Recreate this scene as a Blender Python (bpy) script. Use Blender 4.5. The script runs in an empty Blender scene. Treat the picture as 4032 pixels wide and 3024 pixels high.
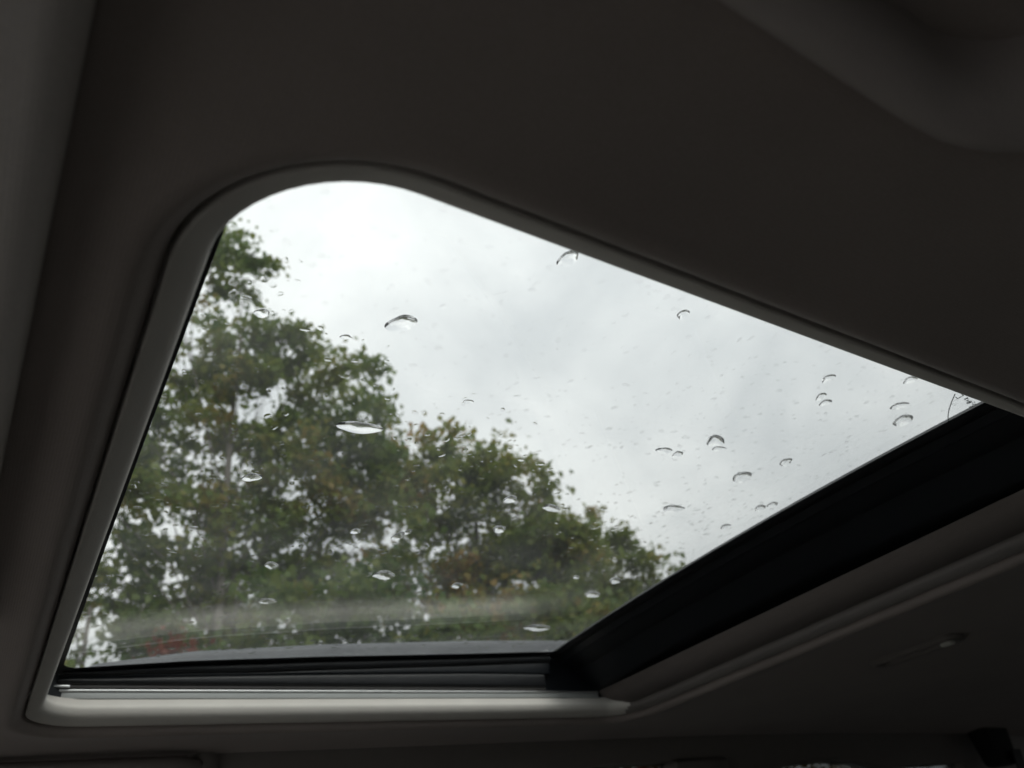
import bpy, bmesh, math, random
import numpy as np
from mathutils import Vector, Matrix

rad = math.radians
SC = bpy.context.scene
COL = SC.collection

# ------------------------------------------------------------------ camera
CAMZ = 1.22
cam_d = bpy.data.cameras.new('camera')
cam = bpy.data.objects.new('camera', cam_d)
COL.objects.link(cam)
RX = Vector((0.84601657, -0.51533561, -0.13669369))      # camera right in the world
RY = Vector((-0.20794815, -0.55502427, 0.80542264))      # camera up
RZ = Vector((-0.49093128, -0.6529757, -0.57672282))      # camera back
cam.matrix_world = Matrix(((RX.x, RY.x, RZ.x, 0), (RX.y, RY.y, RZ.y, 0), (RX.z, RY.z, RZ.z, CAMZ), (0, 0, 0, 1)))
cam_d.sensor_width = 36.0
cam_d.lens = 25.84
cam_d.clip_start = 0.01
cam_d.clip_end = 2000
cam_d.dof.use_dof = True
cam_d.dof.focus_distance = 0.50
cam_d.dof.aperture_fstop = 8.6
SC.camera = cam

# ------------------------------------------------------------------ overcast sky
SUN_EL, SUN_AZ = 50.0, 164.0        # azimuth from +Y towards +X: behind the camera's back
world = bpy.data.worlds.new('World')
SC.world = world
world.use_nodes = True
wt = world.node_tree
wt.nodes.clear()
w_out = wt.nodes.new('ShaderNodeOutputWorld')
w_bg = wt.nodes.new('ShaderNodeBackground')
w_bg.inputs['Strength'].default_value = 0.1
w_sky = wt.nodes.new('ShaderNodeTexSky')
w_sky.sky_type = 'NISHITA'
w_sky.sun_disc = False
w_sky.sun_elevation = rad(SUN_EL)
w_sky.sun_rotation = rad(SUN_AZ)
w_tc = wt.nodes.new('ShaderNodeTexCoord')
w_n1 = wt.nodes.new('ShaderNodeTexNoise')
w_n1.inputs['Scale'].default_value = 3.4
w_n1.inputs['Detail'].default_value = 7
w_n1.inputs['Roughness'].default_value = 0.5
w_n1.inputs['Distortion'].default_value = 0.3
w_r = wt.nodes.new('ShaderNodeValToRGB')
w_r.color_ramp.elements[0].position = 0.36
w_r.color_ramp.elements[0].color = (0.76, 0.785, 0.81, 1)
w_r.color_ramp.elements[1].position = 0.66
w_r.color_ramp.elements[1].color = (1.14, 1.15, 1.15, 1)
w_m = wt.nodes.new('ShaderNodeVectorMath')
w_m.operation = 'SCALE'
w_mix = wt.nodes.new('ShaderNodeMix')
w_mix.data_type = 'RGBA'
w_mix.inputs[0].default_value = 0.96          # cloud cover
wt.links.new(w_tc.outputs['Generated'], w_n1.inputs['Vector'])
wt.links.new(w_n1.outputs['Fac'], w_r.inputs['Fac'])
w_sep = wt.nodes.new('ShaderNodeSeparateXYZ')
w_gr = wt.nodes.new('ShaderNodeMapRange')       # an overcast sky is brightest overhead
w_gr.inputs['From Min'].default_value = 0.0
w_gr.inputs['From Max'].default_value = 1.0
w_gr.inputs['To Min'].default_value = 10.2
w_gr.inputs['To Max'].default_value = 16.6
wt.links.new(w_tc.outputs['Generated'], w_sep.inputs[0])
wt.links.new(w_sep.outputs['Z'], w_gr.inputs['Value'])
wt.links.new(w_gr.outputs['Result'], w_m.inputs['Scale'])
wt.links.new(w_r.outputs['Color'], w_m.inputs[0])
wt.links.new(w_sky.outputs['Color'], w_mix.inputs[6])
wt.links.new(w_m.outputs['Vector'], w_mix.inputs[7])
wt.links.new(w_mix.outputs[2], w_bg.inputs['Color'])
wt.links.new(w_bg.outputs['Background'], w_out.inputs['Surface'])

sun_d = bpy.data.lights.new('sun', 'SUN')
sun_d.energy = 1.5
sun_d.angle = rad(35)
sun_d.color = (1.0, 0.97, 0.93)
sun = bpy.data.objects.new('sun', sun_d)
COL.objects.link(sun)
sdir = Vector((math.sin(rad(SUN_AZ)) * math.cos(rad(SUN_EL)), math.cos(rad(SUN_AZ)) * math.cos(rad(SUN_EL)), math.sin(rad(SUN_EL))))
sun.rotation_euler = sdir.to_track_quat('Z', 'Y').to_euler()
sun.location = sdir * 60

SC.view_settings.view_transform = 'Standard'
SC.view_settings.look = 'None'
SC.view_settings.gamma = 1
SC.view_settings.exposure = 0.0
SC.view_settings.use_curve_mapping = False
SC.render.engine = 'CYCLES'
SC.cycles.max_bounces = 9
SC.cycles.diffuse_bounces = 4
SC.cycles.glossy_bounces = 4
SC.cycles.transmission_bounces = 8
SC.cycles.transparent_max_bounces = 24
SC.cycles.caustics_refractive = True
SC.cycles.sample_clamp_indirect = 6
SC.cycles.use_denoising = True
SC.cycles.use_adaptive_sampling = True
SC.cycles.adaptive_threshold = 0.02

# ------------------------------------------------------------------ materials
def new_mat(name):
    m = bpy.data.materials.new(name)
    m.use_nodes = True
    nt = m.node_tree
    b = nt.nodes['Principled BSDF']
    return m, nt, b

def plain(name, col, rough=0.6, metal=0.0, spec=0.5, noise=0.0, nscale=60.0, bump=0.0, bscale=400.0, coat=0.0):
    m, nt, b = new_mat(name)
    b.inputs['Base Color'].default_value = (*col, 1)
    b.inputs['Roughness'].default_value = rough
    b.inputs['Metallic'].default_value = metal
    b.inputs['Specular IOR Level'].default_value = spec
    b.inputs['Coat Weight'].default_value = coat
    geo = nt.nodes.new('ShaderNodeNewGeometry')
    if noise:
        n = nt.nodes.new('ShaderNodeTexNoise')
        n.inputs['Scale'].default_value = nscale
        n.inputs['Detail'].default_value = 4
        nt.links.new(geo.outputs['Position'], n.inputs['Vector'])
        mx = nt.nodes.new('ShaderNodeMix')
        mx.data_type = 'RGBA'
        mx.inputs[6].default_value = (*[c * (1 - noise) for c in col], 1)
        mx.inputs[7].default_value = (*[min(1, c * (1 + noise)) for c in col], 1)
        nt.links.new(n.outputs['Fac'], mx.inputs[0])
        nt.links.new(mx.outputs[2], b.inputs['Base Color'])
    if bump:
        n2 = nt.nodes.new('ShaderNodeTexNoise')
        n2.inputs['Scale'].default_value = bscale
        n2.inputs['Detail'].default_value = 2
        nt.links.new(geo.outputs['Position'], n2.inputs['Vector'])
        bp = nt.nodes.new('ShaderNodeBump')
        bp.inputs['Strength'].default_value = bump
        bp.inputs['Distance'].default_value = 0.001
        nt.links.new(n2.outputs['Fac'], bp.inputs['Height'])
        nt.links.new(bp.outputs['Normal'], b.inputs['Normal'])
    return m

def fabric(name, col):
    """knitted headliner cloth: two crossed fine waves for the weave, plus soft mottling"""
    m, nt, b = new_mat(name)
    b.inputs['Roughness'].default_value = 1.0
    b.inputs['Specular IOR Level'].default_value = 0.1
    b.inputs['Sheen Weight'].default_value = 0.15
    b.inputs['Sheen Roughness'].default_value = 0.5
    geo = nt.nodes.new('ShaderNodeNewGeometry')
    n = nt.nodes.new('ShaderNodeTexNoise')
    n.inputs['Scale'].default_value = 700
    n.inputs['Detail'].default_value = 3
    n3 = nt.nodes.new('ShaderNodeTexNoise')
    n3.inputs['Scale'].default_value = 9
    n3.inputs['Detail'].default_value = 3
    mx = nt.nodes.new('ShaderNodeMix')
    mx.data_type = 'RGBA'
    mx.inputs[6].default_value = (*[c * 0.78 for c in col], 1)
    mx.inputs[7].default_value = (*[c * 1.22 for c in col], 1)
    add = nt.nodes.new('ShaderNodeMath')
    add.operation = 'ADD'
    half = nt.nodes.new('ShaderNodeMath')
    half.operation = 'MULTIPLY'
    half.inputs[1].default_value = 0.5
    nt.links.new(geo.outputs['Position'], n.inputs['Vector'])
    nt.links.new(geo.outputs['Position'], n3.inputs['Vector'])
    nt.links.new(n.outputs['Fac'], add.inputs[0])
    nt.links.new(n3.outputs['Fac'], add.inputs[1])
    nt.links.new(add.outputs[0], half.inputs[0])
    nt.links.new(half.outputs[0], mx.inputs[0])
    nt.links.new(mx.outputs[2], b.inputs['Base Color'])
    hs = []
    for d in ('X', 'Y'):
        w = nt.nodes.new('ShaderNodeTexWave')
        w.bands_direction = d
        w.inputs['Scale'].default_value = 210
        w.inputs['Distortion'].default_value = 1.5
        w.inputs['Detail'].default_value = 1
        nt.links.new(geo.outputs['Position'], w.inputs['Vector'])
        hs.append(w)
    mul = nt.nodes.new('ShaderNodeMath')
    mul.operation = 'MULTIPLY'
    nt.links.new(hs[0].outputs['Fac'], mul.inputs[0])
    nt.links.new(hs[1].outputs['Fac'], mul.inputs[1])
    bp = nt.nodes.new('ShaderNodeBump')
    bp.inputs['Strength'].default_value = 0.22
    bp.inputs['Distance'].default_value = 0.0006
    nt.links.new(mul.outputs[0], bp.inputs['Height'])
    nt.links.new(bp.outputs['Normal'], b.inputs['Normal'])
    return m

def sheet_glass(name, tint, ior=1.5, rough=0.0, veil=0.0):
    """thin automotive glass: tinted transmission plus Fresnel mirror reflection"""
    m = bpy.data.materials.new(name)
    m.use_nodes = True
    nt = m.node_tree
    nt.nodes.clear()
    out = nt.nodes.new('ShaderNodeOutputMaterial')
    tr = nt.nodes.new('ShaderNodeBsdfTransparent')
    tr.inputs['Color'].default_value = (*tint, 1)
    gl = nt.nodes.new('ShaderNodeBsdfGlossy')
    gl.inputs['Roughness'].default_value = rough
    gl.inputs['Color'].default_value = (1, 1, 1, 1)
    fr = nt.nodes.new('ShaderNodeFresnel')
    geo = nt.nodes.new('ShaderNodeNewGeometry')
    mr = nt.nodes.new('ShaderNodeMapRange')
    mr.inputs['To Min'].default_value = ior
    mr.inputs['To Max'].default_value = 1.0 / ior
    nt.links.new(geo.outputs['Backfacing'], mr.inputs['Value'])
    nt.links.new(mr.outputs['Result'], fr.inputs['IOR'])
    mix = nt.nodes.new('ShaderNodeMixShader')
    nt.links.new(fr.outputs['Fac'], mix.inputs[0])
    nt.links.new(tr.outputs[0], mix.inputs[1])
    nt.links.new(gl.outputs[0], mix.inputs[2])
    last = mix
    if veil:
        # translucent haze mixed into the glass to veil and pale the view
        df = nt.nodes.new('ShaderNodeBsdfTranslucent')
        df.inputs['Color'].default_value = (0.8, 0.82, 0.8, 1)
        n = nt.nodes.new('ShaderNodeTexNoise')
        n.inputs['Scale'].default_value = 14
        n.inputs['Detail'].default_value = 6
        nt.links.new(geo.outputs['Position'], n.inputs['Vector'])
        mr2 = nt.nodes.new('ShaderNodeMapRange')
        mr2.inputs['From Min'].default_value = 0.35
        mr2.inputs['From Max'].default_value = 0.75
        mr2.inputs['To Min'].default_value = veil * 0.5
        mr2.inputs['To Max'].default_value = veil * 1.6
        nt.links.new(n.outputs['Fac'], mr2.inputs['Value'])
        m2 = nt.nodes.new('ShaderNodeMixShader')
        nt.links.new(mr2.outputs['Result'], m2.inputs[0])
        nt.links.new(mix.outputs[0], m2.inputs[1])
        nt.links.new(df.outputs[0], m2.inputs[2])
        last = m2
    nt.links.new(last.outputs[0], out.inputs['Surface'])
    return m

def water_mat():
    m = bpy.data.materials.new('rain_water')
    m.use_nodes = True
    nt = m.node_tree
    nt.nodes.clear()
    out = nt.nodes.new('ShaderNodeOutputMaterial')
    g = nt.nodes.new('ShaderNodeBsdfGlass')
    g.inputs['IOR'].default_value = 1.333
    g.inputs['Roughness'].default_value = 0.0
    nt.links.new(g.outputs[0], out.inputs['Surface'])
    return m

def leaf_mat(name, cols, transl=0.45):
    m = bpy.data.materials.new(name)
    m.use_nodes = True
    nt = m.node_tree
    nt.nodes.clear()
    out = nt.nodes.new('ShaderNodeOutputMaterial')
    geo = nt.nodes.new('ShaderNodeNewGeometry')
    n = nt.nodes.new('ShaderNodeTexNoise')
    n.inputs['Scale'].default_value = 0.75
    n.inputs['Detail'].default_value = 3
    nt.links.new(geo.outputs['Position'], n.inputs['Vector'])
    mr = nt.nodes.new('ShaderNodeMapRange')
    mr.inputs['From Min'].default_value = 0.3
    mr.inputs['From Max'].default_value = 0.7
    mr.inputs['To Min'].default_value = -0.12
    mr.inputs['To Max'].default_value = 0.72
    nt.links.new(n.outputs['Fac'], mr.inputs['Value'])
    rnd = nt.nodes.new('ShaderNodeMath')
    rnd.operation = 'MULTIPLY_ADD'
    rnd.inputs[1].default_value = 0.42
    nt.links.new(geo.outputs['Random Per Island'], rnd.inputs[0])
    nt.links.new(mr.outputs['Result'], rnd.inputs[2])
    ramp = nt.nodes.new('ShaderNodeValToRGB')
    els = ramp.color_ramp.elements
    els[0].position = 0.0
    els[0].color = (*cols[0], 1)
    els[1].position = 1.0
    els[1].color = (*cols[-1], 1)
    for i, c in enumerate(cols[1:-1]):
        e = els.new((i + 1) / (len(cols) - 1))
        e.color = (*c, 1)
    nt.links.new(rnd.outputs[0], ramp.inputs['Fac'])
    p = nt.nodes.new('ShaderNodeBsdfPrincipled')
    p.inputs['Roughness'].default_value = 0.45
    p.inputs['Specular IOR Level'].default_value = 0.3
    nt.links.new(ramp.outputs['Color'], p.inputs['Base Color'])
    tl = nt.nodes.new('ShaderNodeBsdfTranslucent')
    nt.links.new(ramp.outputs['Color'], tl.inputs['Color'])
    mix = nt.nodes.new('ShaderNodeMixShader')
    mix.inputs[0].default_value = transl
    nt.links.new(p.outputs[0], mix.inputs[1])
    nt.links.new(tl.outputs[0], mix.inputs[2])
    nt.links.new(mix.outputs[0], out.inputs['Surface'])
    return m

M = {
    'headliner': fabric('headliner_cloth', (0.285, 0.245, 0.228)),
    'visor': fabric('visor_cloth', (0.60, 0.555, 0.53)),
    'shade': fabric('sunshade_cloth', (0.115, 0.098, 0.09)),
    'handle': plain('pale_grey_handle_plastic', (0.38, 0.34, 0.325), 0.6, bump=0.3, bscale=1100, noise=0.06, spec=0.35),
    'lip_cloth': fabric('rear_lip_cloth', (0.21, 0.19, 0.18)),
    'trim': plain('cream_trim', (0.58, 0.555, 0.515), 0.75, bump=0.25, bscale=900, noise=0.05, nscale=30, spec=0.3),
    'plastic': plain('grey_plastic', (0.24, 0.215, 0.205), 0.6, bump=0.3, bscale=1100, noise=0.06, spec=0.35),
    'dark_plastic': plain('charcoal_plastic', (0.05, 0.048, 0.047), 0.55, bump=0.3, bscale=900, noise=0.1, spec=0.4),
    'black': plain('black_rubber', (0.012, 0.013, 0.015), 0.42, noise=0.15, nscale=40, spec=0.4, bump=0.15, bscale=300),
    'frit': plain('black_ceramic_border', (0.008, 0.009, 0.010), 0.5, noise=0.1, spec=0.3),
    'gloss_black': plain('satin_black_frame', (0.010, 0.012, 0.015), 0.38, noise=0.2, nscale=20, spec=0.4),
    'alu': plain('brushed_aluminium', (0.72, 0.735, 0.74), 0.38, metal=1.0, noise=0.06, nscale=25),
    'alu_dull': plain('dull_aluminium', (0.42, 0.435, 0.43), 0.55, metal=0.35, noise=0.06, nscale=25),
    'paint': plain('white_car_paint', (0.78, 0.78, 0.77), 0.35, metal=0.0, noise=0.04, nscale=15, spec=0.5, coat=1.0),
    'rail': plain('grey_roof_rail_plastic', (0.10, 0.105, 0.115), 0.5, noise=0.2, nscale=90, bump=0.3, bscale=500),
    'belt': plain('black_belt_webbing', (0.012, 0.012, 0.013), 0.8, bump=0.4, bscale=700),
    'dash': plain('pale_grey_dashboard', (0.54, 0.52, 0.50), 0.7, bump=0.4, bscale=700, noise=0.06),
    'seat': plain('taupe_seat_leather', (0.11, 0.10, 0.094), 0.6, bump=0.5, bscale=600, noise=0.1),
    'door_card': plain('pale_grey_door_card', (0.40, 0.38, 0.365), 0.7, bump=0.3, bscale=800, noise=0.06),
    'carpet': plain('grey_carpet', (0.20, 0.187, 0.178), 1.0, bump=0.5, bscale=500, noise=0.15),
    'lens': plain('pale_plastic_lens', (0.75, 0.73, 0.68), 0.35),
    'mark': plain('etched_print', (0.10, 0.11, 0.11), 0.8),
    'glass': sheet_glass('tinted_sunroof_glass', (0.86, 0.875, 0.865), veil=0.015),
    'side_glass': sheet_glass('green_side_glass', (0.40, 0.42, 0.41)),
    'rear_glass': sheet_glass('privacy_side_glass', (0.30, 0.31, 0.31)),
    'screen_glass': sheet_glass('windscreen_glass', (0.93, 0.95, 0.94)),
    'water': water_mat(),
    'asphalt': plain('wet_asphalt', (0.045, 0.045, 0.046), 0.45, noise=0.35, nscale=3, bump=0.6, bscale=60),
    'ground': plain('grass_ground', (0.05, 0.07, 0.03), 0.95, noise=0.4, nscale=1.5, bump=0.5, bscale=30),
    'bark': plain('grey_bark', (0.13, 0.115, 0.10), 0.9, noise=0.4, nscale=12, bump=0.8, bscale=40),
    'pale_bark': plain('pale_bark', (0.21, 0.185, 0.165), 0.9, noise=0.3, nscale=10, bump=0.6, bscale=40),
    'leaf_oak': leaf_mat('oak_leaves', [(0.061, 0.109, 0.026), (0.109, 0.176, 0.038), (0.170, 0.231, 0.046), (0.229, 0.252, 0.053), (0.298, 0.218, 0.053)]),
    'leaf_dark': leaf_mat('dark_leaves', [(0.052, 0.101, 0.026), (0.089, 0.154, 0.034), (0.140, 0.209, 0.044), (0.199, 0.231, 0.049), (0.319, 0.198, 0.046)]),
    'leaf_olive': leaf_mat('olive_leaves', [(0.070, 0.121, 0.026), (0.131, 0.187, 0.034), (0.190, 0.240, 0.044), (0.259, 0.252, 0.046), (0.376, 0.218, 0.046)]),
    'leaf_red': leaf_mat('red_leaves', [(0.12, 0.035, 0.020), (0.20, 0.045, 0.024), (0.24, 0.07, 0.03), (0.20, 0.11, 0.04)]),
    'leaf_yellow': leaf_mat('yellow_leaves', [(0.12, 0.10, 0.02), (0.22, 0.17, 0.03), (0.28, 0.20, 0.04), (0.24, 0.12, 0.03)]),
}

# ------------------------------------------------------------------ helpers
def tag(o, label=None, cat=None, group=None, kind=None):
    if label: o['label'] = label
    if cat: o['category'] = cat
    if group: o['group'] = group
    if kind: o['kind'] = kind
    return o

def empty(name, loc=(0, 0, 0), parent=None):
    o = bpy.data.objects.new(name, None)
    o.empty_display_size = 0.1
    o.location = loc
    COL.objects.link(o)
    o.parent = parent
    return o

def mesh_obj(name, verts, faces, mat, parent=None, smooth=True, sharp=None):
    me = bpy.data.meshes.new(name)
    me.from_pydata([tuple(v) for v in verts], [], faces)
    me.update()
    if smooth:
        me.polygons.foreach_set('use_smooth', [True] * len(me.polygons))
        if sharp is not None:
            me.set_sharp_from_angle(angle=rad(sharp))
    me.materials.append(M[mat] if isinstance(mat, str) else mat)
    o = bpy.data.objects.new(name, me)
    COL.objects.link(o)
    o.parent = parent
    return o

def bm_obj(name, bm, mat, parent=None, smooth=True, sharp=35):
    bmesh.ops.recalc_face_normals(bm, faces=bm.faces)
    me = bpy.data.meshes.new(name)
    bm.to_mesh(me)
    bm.free()
    if smooth:
        me.polygons.foreach_set('use_smooth', [True] * len(me.polygons))
        if sharp is not None:
            me.set_sharp_from_angle(angle=rad(sharp))
    me.materials.append(M[mat] if isinstance(mat, str) else mat)
    o = bpy.data.objects.new(name, me)
    COL.objects.link(o)
    o.parent = parent
    return o

# Car measurements are written in car units measured from the camera; S turns them into metres.
S = 0.82
def W(x, y, z):
    return (x * S, y * S, CAMZ + z * S)

def bevel_all(bm, width, seg=2):
    bmesh.ops.bevel(bm, geom=list(bm.edges), offset=width, segments=seg, affect='EDGES', profile=0.5)

def box(name, x0, x1, y0, y1, z0, z1, mat, parent, bev=0.004, seg=2):
    bm = bmesh.new()
    bmesh.ops.create_cube(bm, size=1)
    a, b = Vector(W(x0, y0, z0)), Vector(W(x1, y1, z1))
    for v in bm.verts:
        v.co = Vector([(a[i] + b[i]) / 2 + v.co[i] * (b[i] - a[i]) for i in range(3)])
    if bev: bevel_all(bm, bev * S, seg)
    return bm_obj(name, bm, mat, parent)

def loft(rings, closed_u=True, closed_v=False, caps=False):
    """grid of points -> verts, faces. rings: list of equal-length point lists"""
    n = len(rings[0])
    verts = [p for r in rings for p in r]
    faces = []
    m = len(rings)
    for i in range(m if closed_v else m - 1):
        for j in range(n if closed_u else n - 1):
            a, b = i * n + j, i * n + (j + 1) % n
            c, d = ((i + 1) % m) * n + (j + 1) % n, ((i + 1) % m) * n + j
            faces.append((a, b, c, d))
    if caps:
        faces.append(tuple(reversed(range(n))))
        faces.append(tuple(range((m - 1) * n, m * n)))
    return verts, faces

def rrect(x0, x1, y0, y1, radii, nc=14, ne=24):
    """rounded rectangle outline, counter-clockwise, radii for (x0y0, x1y0, x1y1, x0y1)"""
    cs = [(x0, y0, 180), (x1, y0, 270), (x1, y1, 0), (x0, y1, 90)]
    sx, sy = [1, -1, -1, 1], [1, 1, -1, -1]
    arcs = []
    for k, (cx, cy, a0) in enumerate(cs):
        r = max(radii[k], 1e-4)
        ox, oy = cx + sx[k] * r, cy + sy[k] * r
        arcs.append([(ox + r * math.cos(rad(a0 + 90 * i / nc)), oy + r * math.sin(rad(a0 + 90 * i / nc))) for i in range(nc + 1)])
    pts = []
    for k in range(4):
        pts += arcs[k]
        p, q = arcs[k][-1], arcs[(k + 1) % 4][0]
        pts += [(p[0] + (q[0] - p[0]) * i / ne, p[1] + (q[1] - p[1]) * i / ne) for i in range(1, ne)]
    return pts

def tube(path, radii, n=10, squash=None):
    """tapered tube of metres along a path of Vectors; returns verts, faces"""
    rings = []
    for i, p in enumerate(path):
        p = Vector(p)
        t = (Vector(path[min(i + 1, len(path) - 1)]) - Vector(path[max(i - 1, 0)])).normalized()
        up = Vector((0, 0, 1)) if abs(t.z) < 0.95 else Vector((1, 0, 0))
        s = t.cross(up).normalized()
        u = s.cross(t).normalized()
        r = radii[i] if hasattr(radii, '__len__') else radii
        sa, sb = squash or (1, 1)
        rings.append([p + s * (math.cos(2 * math.pi * k / n) * r * sa) + u * (math.sin(2 * math.pi * k / n) * r * sb) for k in range(n)])
    return loft(rings, True, False, True)

# ------------------------------------------------------------------ ground
def sheet(name, x0, x1, y0, y1, z, mat, n=1):
    vs, fs = [], []
    for i in range(n + 1):
        for j in range(n + 1):
            vs.append((x0 + (x1 - x0) * i / n, y0 + (y1 - y0) * j / n, z))
    for i in range(n):
        for j in range(n):
            a = i * (n + 1) + j
            fs.append((a, a + n + 1, a + n + 2, a + 1))
    return tag(mesh_obj(name, vs, fs, mat, smooth=False), kind='structure')

sheet('ground', -600, 600, -600, 600, -0.012, 'ground')
sheet('car_park', -22, 30, -9, 4.6, 0.0, 'asphalt')
bm = bmesh.new()
bmesh.ops.create_cube(bm, size=1)
for v in bm.verts: v.co = Vector((4 + v.co.x * 52, 4.68 + v.co.y * 0.15, 0.05 + v.co.z * 0.13))
bevel_all(bm, 0.015, 2)
tag(bm_obj('kerb', bm, plain('kerb_concrete', (0.28, 0.27, 0.25), 0.9, noise=0.2, nscale=8, bump=0.5, bscale=60)), kind='structure')

# ------------------------------------------------------------------ the car
car = empty('car', (0, 0, 0))
tag(car, 'car seen from inside, dim beige headliner around a rain-spotted glass sunroof', 'car')

HX0, HX1, HY0, HY1 = 0.0370, 0.945, 0.1915, 1.085       # headliner opening
HR = (0.072, 0.05, 0.05, 0.048)
LIP = 0.262
EY0, EY1 = 0.0, 1.24                                   # headliner side edges
EX0, EX1 = -0.46, 2.95

def hz(x, y):
    z = LIP - 0.011
    s = max(0.0, abs(y - 0.62) - 0.44) / 0.18
    z += 0.002 * min(1, s) - 0.030 * max(0, s - 0.55) ** 2
    t = max(0.0, 0.05 - x) / 0.5
    z -= 0.055 * t * t + 0.012 * t * max(0, s)
    t = max(0.0, x - 1.1) / 1.85
    z -= 0.05 * t * t
    return z

def gz(x, y):
    """underside of the roof skin and glass: rises to the back, crowned across"""
    xs = [-0.6, -0.05, 0.05, 0.2, 0.38, 0.62, 0.79, 0.9, 1.4, 2.2, 3.0]
    zs = [0.235, 0.308, 0.320, 0.333, 0.343, 0.3535, 0.362, 0.366, 0.372, 0.360, 0.315]
    return float(np.interp(x, xs, zs)) + 0.012 * (1 - ((y - 0.65) / 0.43) ** 2)

def ring_at(r, zf):
    p = rrect(HX0 - r, HX1 + r, HY0 - r, HY1 + r, [q + r for q in HR])
    return [W(x, y, zf(x, y)) for x, y in p]

# cream trim ring that finishes the opening
prof = [(0.0195, 0.0262), (0.0165, 0.0260), (0.0145, 0.0245), (0.0075, 0.0185), (0.0020, 0.0140), (0.0003, 0.0120), (0.0, 0.0100), (0.0003, 0.0076), (0.0010, 0.0048), (0.0022, 0.0022), (0.0040, 0.0003), (0.0065, -0.0016), (0.0105, -0.0040), (0.0150, -0.0064), (0.0165, -0.0067), (0.0172, -0.0052), (0.0172, 0.012)]
v, f = loft([ring_at(r, lambda x, y, z=z: LIP + z) for r, z in prof])
sunroof = empty('sunroof', W(0.45, 0.65, 0.30), car)
tag(sunroof, 'tilted glass sunroof in a cream trimmed roof opening')
def under(o, par):
    """parent without moving: children are written in world metres"""
    o.parent = par
    o.matrix_parent_inverse = Matrix.Translation(-Vector(par.location))
    return o
XCUT = 0.938 * S
front_f = [q for q in f if sum(v[i][0] for i in q) / 4 < XCUT]
rear_f = [q for q in f if sum(v[i][0] for i in q) / 4 >= XCUT]
tag(under(mesh_obj('trim_ring', v, front_f, 'trim'), sunroof), 'cream moulded trim lining the roof opening')
tag(under(mesh_obj('rear_lip', v, rear_f, 'lip_cloth'), sunroof), 'dark cloth lip behind the sunshade')

# headliner: rolls away from the trim, then spreads to the roof edges
rings = []
hp = [(0.0184, 0.012), (0.0187, -0.0015), (0.0198, -0.0058), (0.0220, -0.0092), (0.0250, -0.0126), (0.0285, -0.0153), (0.0322, -0.0165), (0.0370, -0.0163), (0.0440, -0.0148), (0.0540, -0.0132), (0.0700, -0.0118), (0.0850, -0.0112), (0.100, -0.0110)]
for r, dz in hp:
    k = min(1, r / 0.1)
    rings.append(ring_at(r, lambda x, y, dz=dz, k=k: LIP + dz + (hz(x, y) - LIP + 0.011) * k))
inner = rrect(HX0 - 0.1, HX1 + 0.1, HY0 - 0.1, HY1 + 0.1, [q + 0.1 for q in HR])
outer = rrect(EX0, EX1, EY0, EY1, (0.05,) * 4)
for i in range(1, 13):
    k = i / 12
    rings.append([W(a[0] + (b[0] - a[0]) * k, a[1] + (b[1] - a[1]) * k, hz(a[0] + (b[0] - a[0]) * k, a[1] + (b[1] - a[1]) * k)) for a, b in zip(inner, outer)])
rings.append([(p[0], p[1], p[2] + 0.003) for p in [W(0.45 + (b[0] - 0.45) * 1.003, 0.65 + (b[1] - 0.65) * 1.006, hz(*b)) for b in outer]])
rings.append([(p[0], p[1], p[2] + 0.03) for p in [W(0.45 + (b[0] - 0.45) * 1.003, 0.65 + (b[1] - 0.65) * 1.008, hz(*b)) for b in outer]])
v, f = loft(rings)
headliner = mesh_obj('headliner', v, f, 'headliner', car)
tag(headliner, 'beige-grey cloth headliner rolled up round the sunroof')

# painted roof skin with its opening, turned down at the sides
GX0, GX1, GY0, GY1 = 0.012, 0.815, 0.165, 1.125        # glass panel outline
rr = []
for (e, dz) in [(0.004, -0.02), (0.004, 0.0), (0.006, 0.004)]:
    p = rrect(GX0 - e, 1.0 + e, GY0 - e, GY1 + e, (0.06,) * 4)
    rr.append([W(x, y, gz(x, y) + dz) for x, y in p])
pin = rrect(GX0 - 0.006, 1.006, GY0 - 0.006, GY1 + 0.006, (0.06,) * 4)
pout = rrect(EX0 - 0.06, EX1 + 0.05, -0.02, 1.32, (0.08,) * 4)
for i in range(1, 10):
    k = i / 9
    rr.append([W(a[0] + (b[0] - a[0]) * k, a[1] + (b[1] - a[1]) * k, gz(a[0] + (b[0] - a[0]) * k, a[1] + (b[1] - a[1]) * k) + 0.004) for a, b in zip(pin, pout)])
for g, dz in ((1.012, -0.006), (1.024, -0.02), (1.03, -0.05)):
    rr.append([W(1.2 + (b[0] - 1.2) * (1 + (g - 1) * 0.5), 0.65 + (b[1] - 0.65) * (1 + (g - 1) * 1.6), gz(*b) + dz) for b in pout])
v, f = loft(rr)
tag(mesh_obj('roof_panel', v, f, 'paint', car), 'painted roof skin round the glass')

# glass panel: a curved 4 mm slab
NX, NY = 26, 26
def slab(x0, x1, y0, y1, r, z_lo, z_hi):
    outline = rrect(x0, x1, y0, y1, (r,) * 4, 6, 14)
    cx, cy = (x0 + x1) / 2, (y0 + y1) / 2
    rings = []
    ks = [0.02, 0.15, 0.3, 0.45, 0.6, 0.75, 0.88, 1.0]
    def rg(k, dz): return [W(cx + (x - cx) * k, cy + (y - cy) * k, gz(cx + (x - cx) * k, cy + (y - cy) * k) + dz) for x, y in outline]
    for k in ks: rings.append(rg(k, z_lo))
    for k in reversed(ks): rings.append(rg(k, z_hi))
    v, f = loft(rings)
    n = len(outline)
    f.append(tuple(reversed(range(n))))
    f.append(tuple(range((len(rings) - 1) * n, len(rings) * n)))
    return v, f
v, f = slab(GX0, GX1, GY0, GY1, 0.05, 0.0, 0.005)
bm = bmesh.new()
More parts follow.
